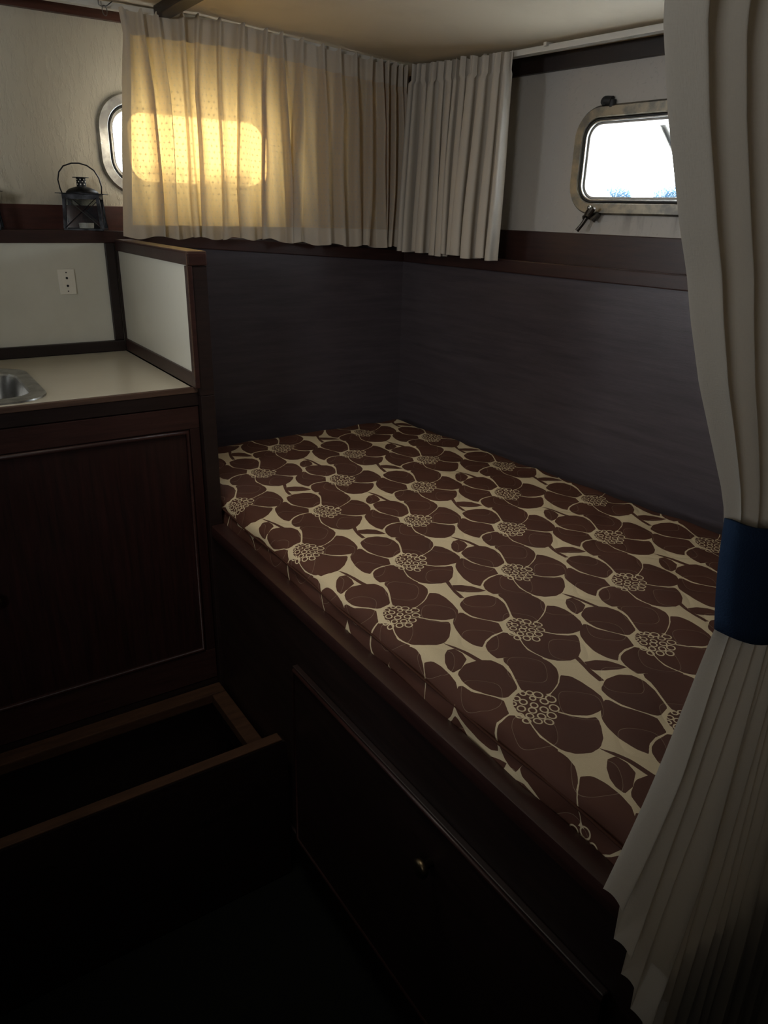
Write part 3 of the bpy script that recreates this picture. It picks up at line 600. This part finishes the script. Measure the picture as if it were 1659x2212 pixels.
def tracks():
    a = setp(empty('curtain_track', (.4, 2.065, 1.86)), 'white curtain track along the stern wall above the glowing curtain', 'track')
    pr = [(-1.6, 1.850), (.55, 1.850), (.85, 1.852), (1.1, 1.838), (1.42, 1.816)]
    m = MB(); m.prism([(x, 2.064, z) for x, z in pr] + [(x, 2.064, z + .014) for x, z in pr[::-1]], (0, .022, 0), .002); m.done('rail', M_white, a)
    b = setp(empty('curtain_track', (1.5, 1.2, 1.80)), 'white curtain track above the right porthole', 'track')
    hullstrip('rail', .093, .118, 1.802, 1.8165, M_white, .002, 2.04, .35, b)
    hullstrip('rail_lip', .091, .0932, 1.802, 1.806, M_white, 0, 2.04, .35, b)
    MB().box((XR(1.535, .085), 1.531, 1.812), (XR(1.535, .110), 1.541, 1.821), .001).done('end_stop', M_white, b)
    h = setp(empty('curtain_glider', (.577, 2.055, 1.84)), 'wire curtain glider hanging empty on the track left of the curtain', 'glider')
    MB().tube([(.560, 2.052, 1.866), (.560, 2.050, 1.852), (.566, 2.050, 1.850), (.578, 2.050, 1.852), (.592, 2.052, 1.863)], .0012, 6).done('bracket', M_wire, h, True)
    MB().tube([(.572 + .0055 * math.cos(u), 2.049 + .002 * math.sin(u), 1.842 + .0105 * math.sin(u)) for u in np.linspace(0, 2 * math.pi, 21)[:-1]], .0011, 6, True).done('ring', M_wire, h, True)
tracks()
# heavy curtain drawn back by a blue band, close to the viewer
def privacy():
    t = setp(empty('privacy_curtain', (.48, .26, 1.0)), 'long heavy cream curtain hanging in folds at the right, gathered by a blue band', 'curtain')
    NF, NU, NV = 18, 1150, 150; s = np.linspace(0, 1, NU); rs = np.random.RandomState(8)
    wd = .8 + .5 * rs.rand(NF); cum = np.r_[0, np.cumsum(wd)] / wd.sum(); k = np.clip(np.searchsorted(cum, s, side='right') - 1, 0, NF - 1)
    loc = (s - cum[k]) / (cum[k + 1] - cum[k]); am = .75 + .5 * rs.rand(NF)
    P = np.zeros((NV, NU, 3)); U = np.zeros((NV, NU, 2))
    zl = [1.80, 1.518, 1.478, 1.424, 1.401, 1.376, 1.334, 1.255, 1.236, 1.135]; xl = [.296, .312, .327, .353, .366, .377, .399, .450, .460, .492]
    wl = [.54, .52, .51, .49, .47, .45, .41, .325, .312, .312]
    kk = np.arange(NF + 1); drop = .078 * kk ** .95; hxk = .398 + .0285 * kk
    hst = drop[k]; hxs = np.interp(s, cum, hxk)
    for j in range(NV):
        v = j / (NV - 1)
        if v > .5:                            # above the band
            q = (v - .5) * 2; z = np.full(NU, 1.135 + (1.80 - 1.135) * q)
            x0 = np.interp(z, zl[::-1], xl[::-1]); ww = np.interp(z, zl[::-1], wl[::-1]); sq = np.exp(-((1.19 - z) / .09) ** 2)
            A = .018 * (1 - .5 * sq); x = x0 + ww * s
            z = z - .30 * .312 * s * np.exp(-((1.16 - z) / .10) ** 2)
        else:                                 # below: the folds fan out to a stepped hem
            q = 1 - v * 2; za = 1.135 - .30 * .312 * s; hz = np.maximum(.03, .893 - hst + .008 * np.cos(2 * np.pi * loc)); z = za + (hz - za) * q
            x = (.487 + .312 * s) * (1 - q) + hxs * q + .005 * np.sin(3.1 * q + k) * q * (1 - q); A = .0095 + .009 * min(1, q * 2.0)
        lobe = np.abs(np.sin(np.pi * loc)) ** .9
        d = A * am[k] * lobe + .002 * np.sin(9 * v + k * 2.0)
        x = x + (cum[k + 1] - cum[k]) * .05 * np.sin(2 * np.pi * loc)
        P[j, :, 0] = x + .022 - d * .35; P[j, :, 1] = .270 - d * 1.0; P[j, :, 2] = z
        U[j, :, 0] = s * 1.3; U[j, :, 1] = z + .02 * k
    grid('cloth', P, M_curtP, t, {'cloth': U})
    b = setp(empty('curtain_tieback', (.60, .26, 1.17)), 'broad navy blue felt band tied around the long curtain', 'tieback')
    n, NVb = 72, 8; R = []
    for i in range(NVb):
        q = i / (NVb - 1); row = []
        for a in range(n + 1):
            th = 2 * math.pi * a / n; cx = math.cos(th); sy = math.sin(th); e = .55
            X = .632 + (.190 + .003 * math.sin(math.pi * q)) * math.copysign(abs(cx) ** e, cx); Y = .260 + .022 * math.copysign(abs(sy) ** .8, sy)
            row.append((X + .020 * (1 - q) + .033, Y, 1.135 + .101 * q - .30 * (X - .442) + .004 * math.sin(X * 50 + q)))
        R.append(row)
    o = grid('band', np.array(R), M_navy, b); sm = o.modifiers.new('thick', 'SOLIDIFY'); sm.thickness = .003
    r = setp(empty('curtain_rod', (.7, .27, 1.81)), 'slim white rod carrying the long curtain at the right', 'rod')
    MB().tube([(.20, .262, 1.811), (1.45, .262, 1.811)], .006, 12).done('rod', M_white, r, True)
    for x in (.25, .95): MB().box((x, .257, 1.811), (x + .010, .267, 1.864)).done('bracket', M_white, r)
privacy()
# ---------------------------------------------------------------- lanterns on the ledge
def lantern(loc, rz, label):
    t = setp(empty('lantern', loc), label, 'lantern', 'tin lanterns on the ledge'); t.rotation_euler = (0, 0, rz)
    def add(m, name, mat, par=None, smooth=False):
        o = m.done(name, mat, None, smooth); o.parent = par or t; return o
    b, u, h = .048, .043, .086
    add(MB().box((-b, -b, 0), (b, b, .005), .001), 'base', M_iron)
    for sx in (-1, 1):
        for sy in (-1, 1):
            m = MB(); m.prism([(sx * b, sy * b, .005), (sx * (b - .008), sy * b, .005), (sx * (b - .008), sy * (b - .008), .005), (sx * b, sy * (b - .008), .005)],
                              (sx * (u - b), sy * (u - b), h - .005)); add(m, 'corner_post', M_iron)
    for i in range(4):
        a = i * math.pi / 2; R = Matrix.Rotation(a, 4, 'Z')
        def tr(m): bmesh.ops.transform(m.bm, matrix=R, verts=m.bm.verts); return m
        add(tr(MB().box((-u, -u - .001, h - .012), (u, -u + .002, h))), 'top_frame', M_iron)
        pane = add(tr(MB().prism([(-b + .008, -b + .003, .006), (b - .008, -b + .003, .006), (u - .008, -u + .003, h - .012), (-u + .008, -u + .003, h - .012)], (0, .0012, 0))), 'pane', M_pane)
        m = MB(); m.tube([(-u + .006, -u - .0015, h - .008), (b - .004, -b - .0005, .006)], .0011, 6); add(tr(m), 'cross_wire', M_wire)
        m = MB(); m.tube([(u - .006, -u - .0010, h - .008), (-b + .004, -b + .0005, .006)], .0011, 6); add(tr(m), 'cross_wire', M_iron)
    add(MB().box((-.057, -.057, h), (.057, .057, h + .0018), .0005), 'top_plate', M_iron)
    add(MB().lathe([(.0, h + .001), (.040, h + .001), (.038, h + .006), (.030, h + .012), (.018, h + .016), (.0125, h + .0175), (0, h + .0176)], (0, 0, 0)), 'dome', M_iron, None, True)
    ch = add(MB().lathe([(.0115, h + .017), (.0115, h + .038), (.0105, h + .038), (.0105, h + .017)], (0, 0, 0)), 'chimney', M_iron, None, 'auto')
    for a in range(8):
        for z in (.023, .029, .034):
            q = a * math.pi / 4 + (z == .029) * math.pi / 8
            m = MB(); m.lathe([(0, 0), (.0016, 0), (.0016, .0003), (0, .0003)], (.0115 * math.cos(q), .0115 * math.sin(q), h + z), (math.cos(q), math.sin(q), 0), 8); add(m, 'vent_hole', M_plate, ch)
    add(MB().lathe([(0, h + .038), (.0200, h + .038), (.0200, h + .0395), (0, h + .0398)], (0, 0, 0)), 'cap', M_iron)
    pts = [(-.0455, 0, .078), (-.052, 0, .098), (-.0545, 0, .118), (-.050, 0, .136), (-.038, 0, .150), (-.018, 0, .157), (.0, 0, .1575), (.018, 0, .153), (.034, 0, .142), (.044, 0, .124), (.048, 0, .104), (.046, 0, .086)]
    add(MB().tube(pts, .0017, 8), 'handle', M_iron, None, True)
    return t
def copy_tree(o, parent=None):
    c = o.copy(); C.objects.link(c); c.parent = parent
    for ch in o.children: copy_tree(ch, c)
    return c
l1 = lantern((.493, 2.132, 1.362), -.36, 'small black tin lantern with arched wire handle, whole in view beside the porthole')
l2 = copy_tree(l1); l2.location = (.247, 2.132, 1.362); l2.rotation_euler = (0, 0, -.2); l2['label'] = 'black tin lantern cut off by the left edge of the photo'
tl = setp(empty('tealight', (.493, 2.128, 1.3672)), 'small tealight in a pale cup inside the whole lantern', 'candle')
MB().lathe([(0, 0), (.0175, 0), (.0185, .0125), (.0175, .0125), (.0170, .010), (0, .010)], (.493, 2.128, 1.3672)).done('cup', M_plate, tl, 'auto')
MB().lathe([(0, .0101), (.0165, .0101), (.0163, .0112), (0, .0115)], (.493, 2.128, 1.3672)).done('wax', M_plate, tl, 'auto')
MB().tube([(.493, 2.128, 1.3786), (.4935, 2.128, 1.3825)], .0006, 6).done('wick', M_black, tl)
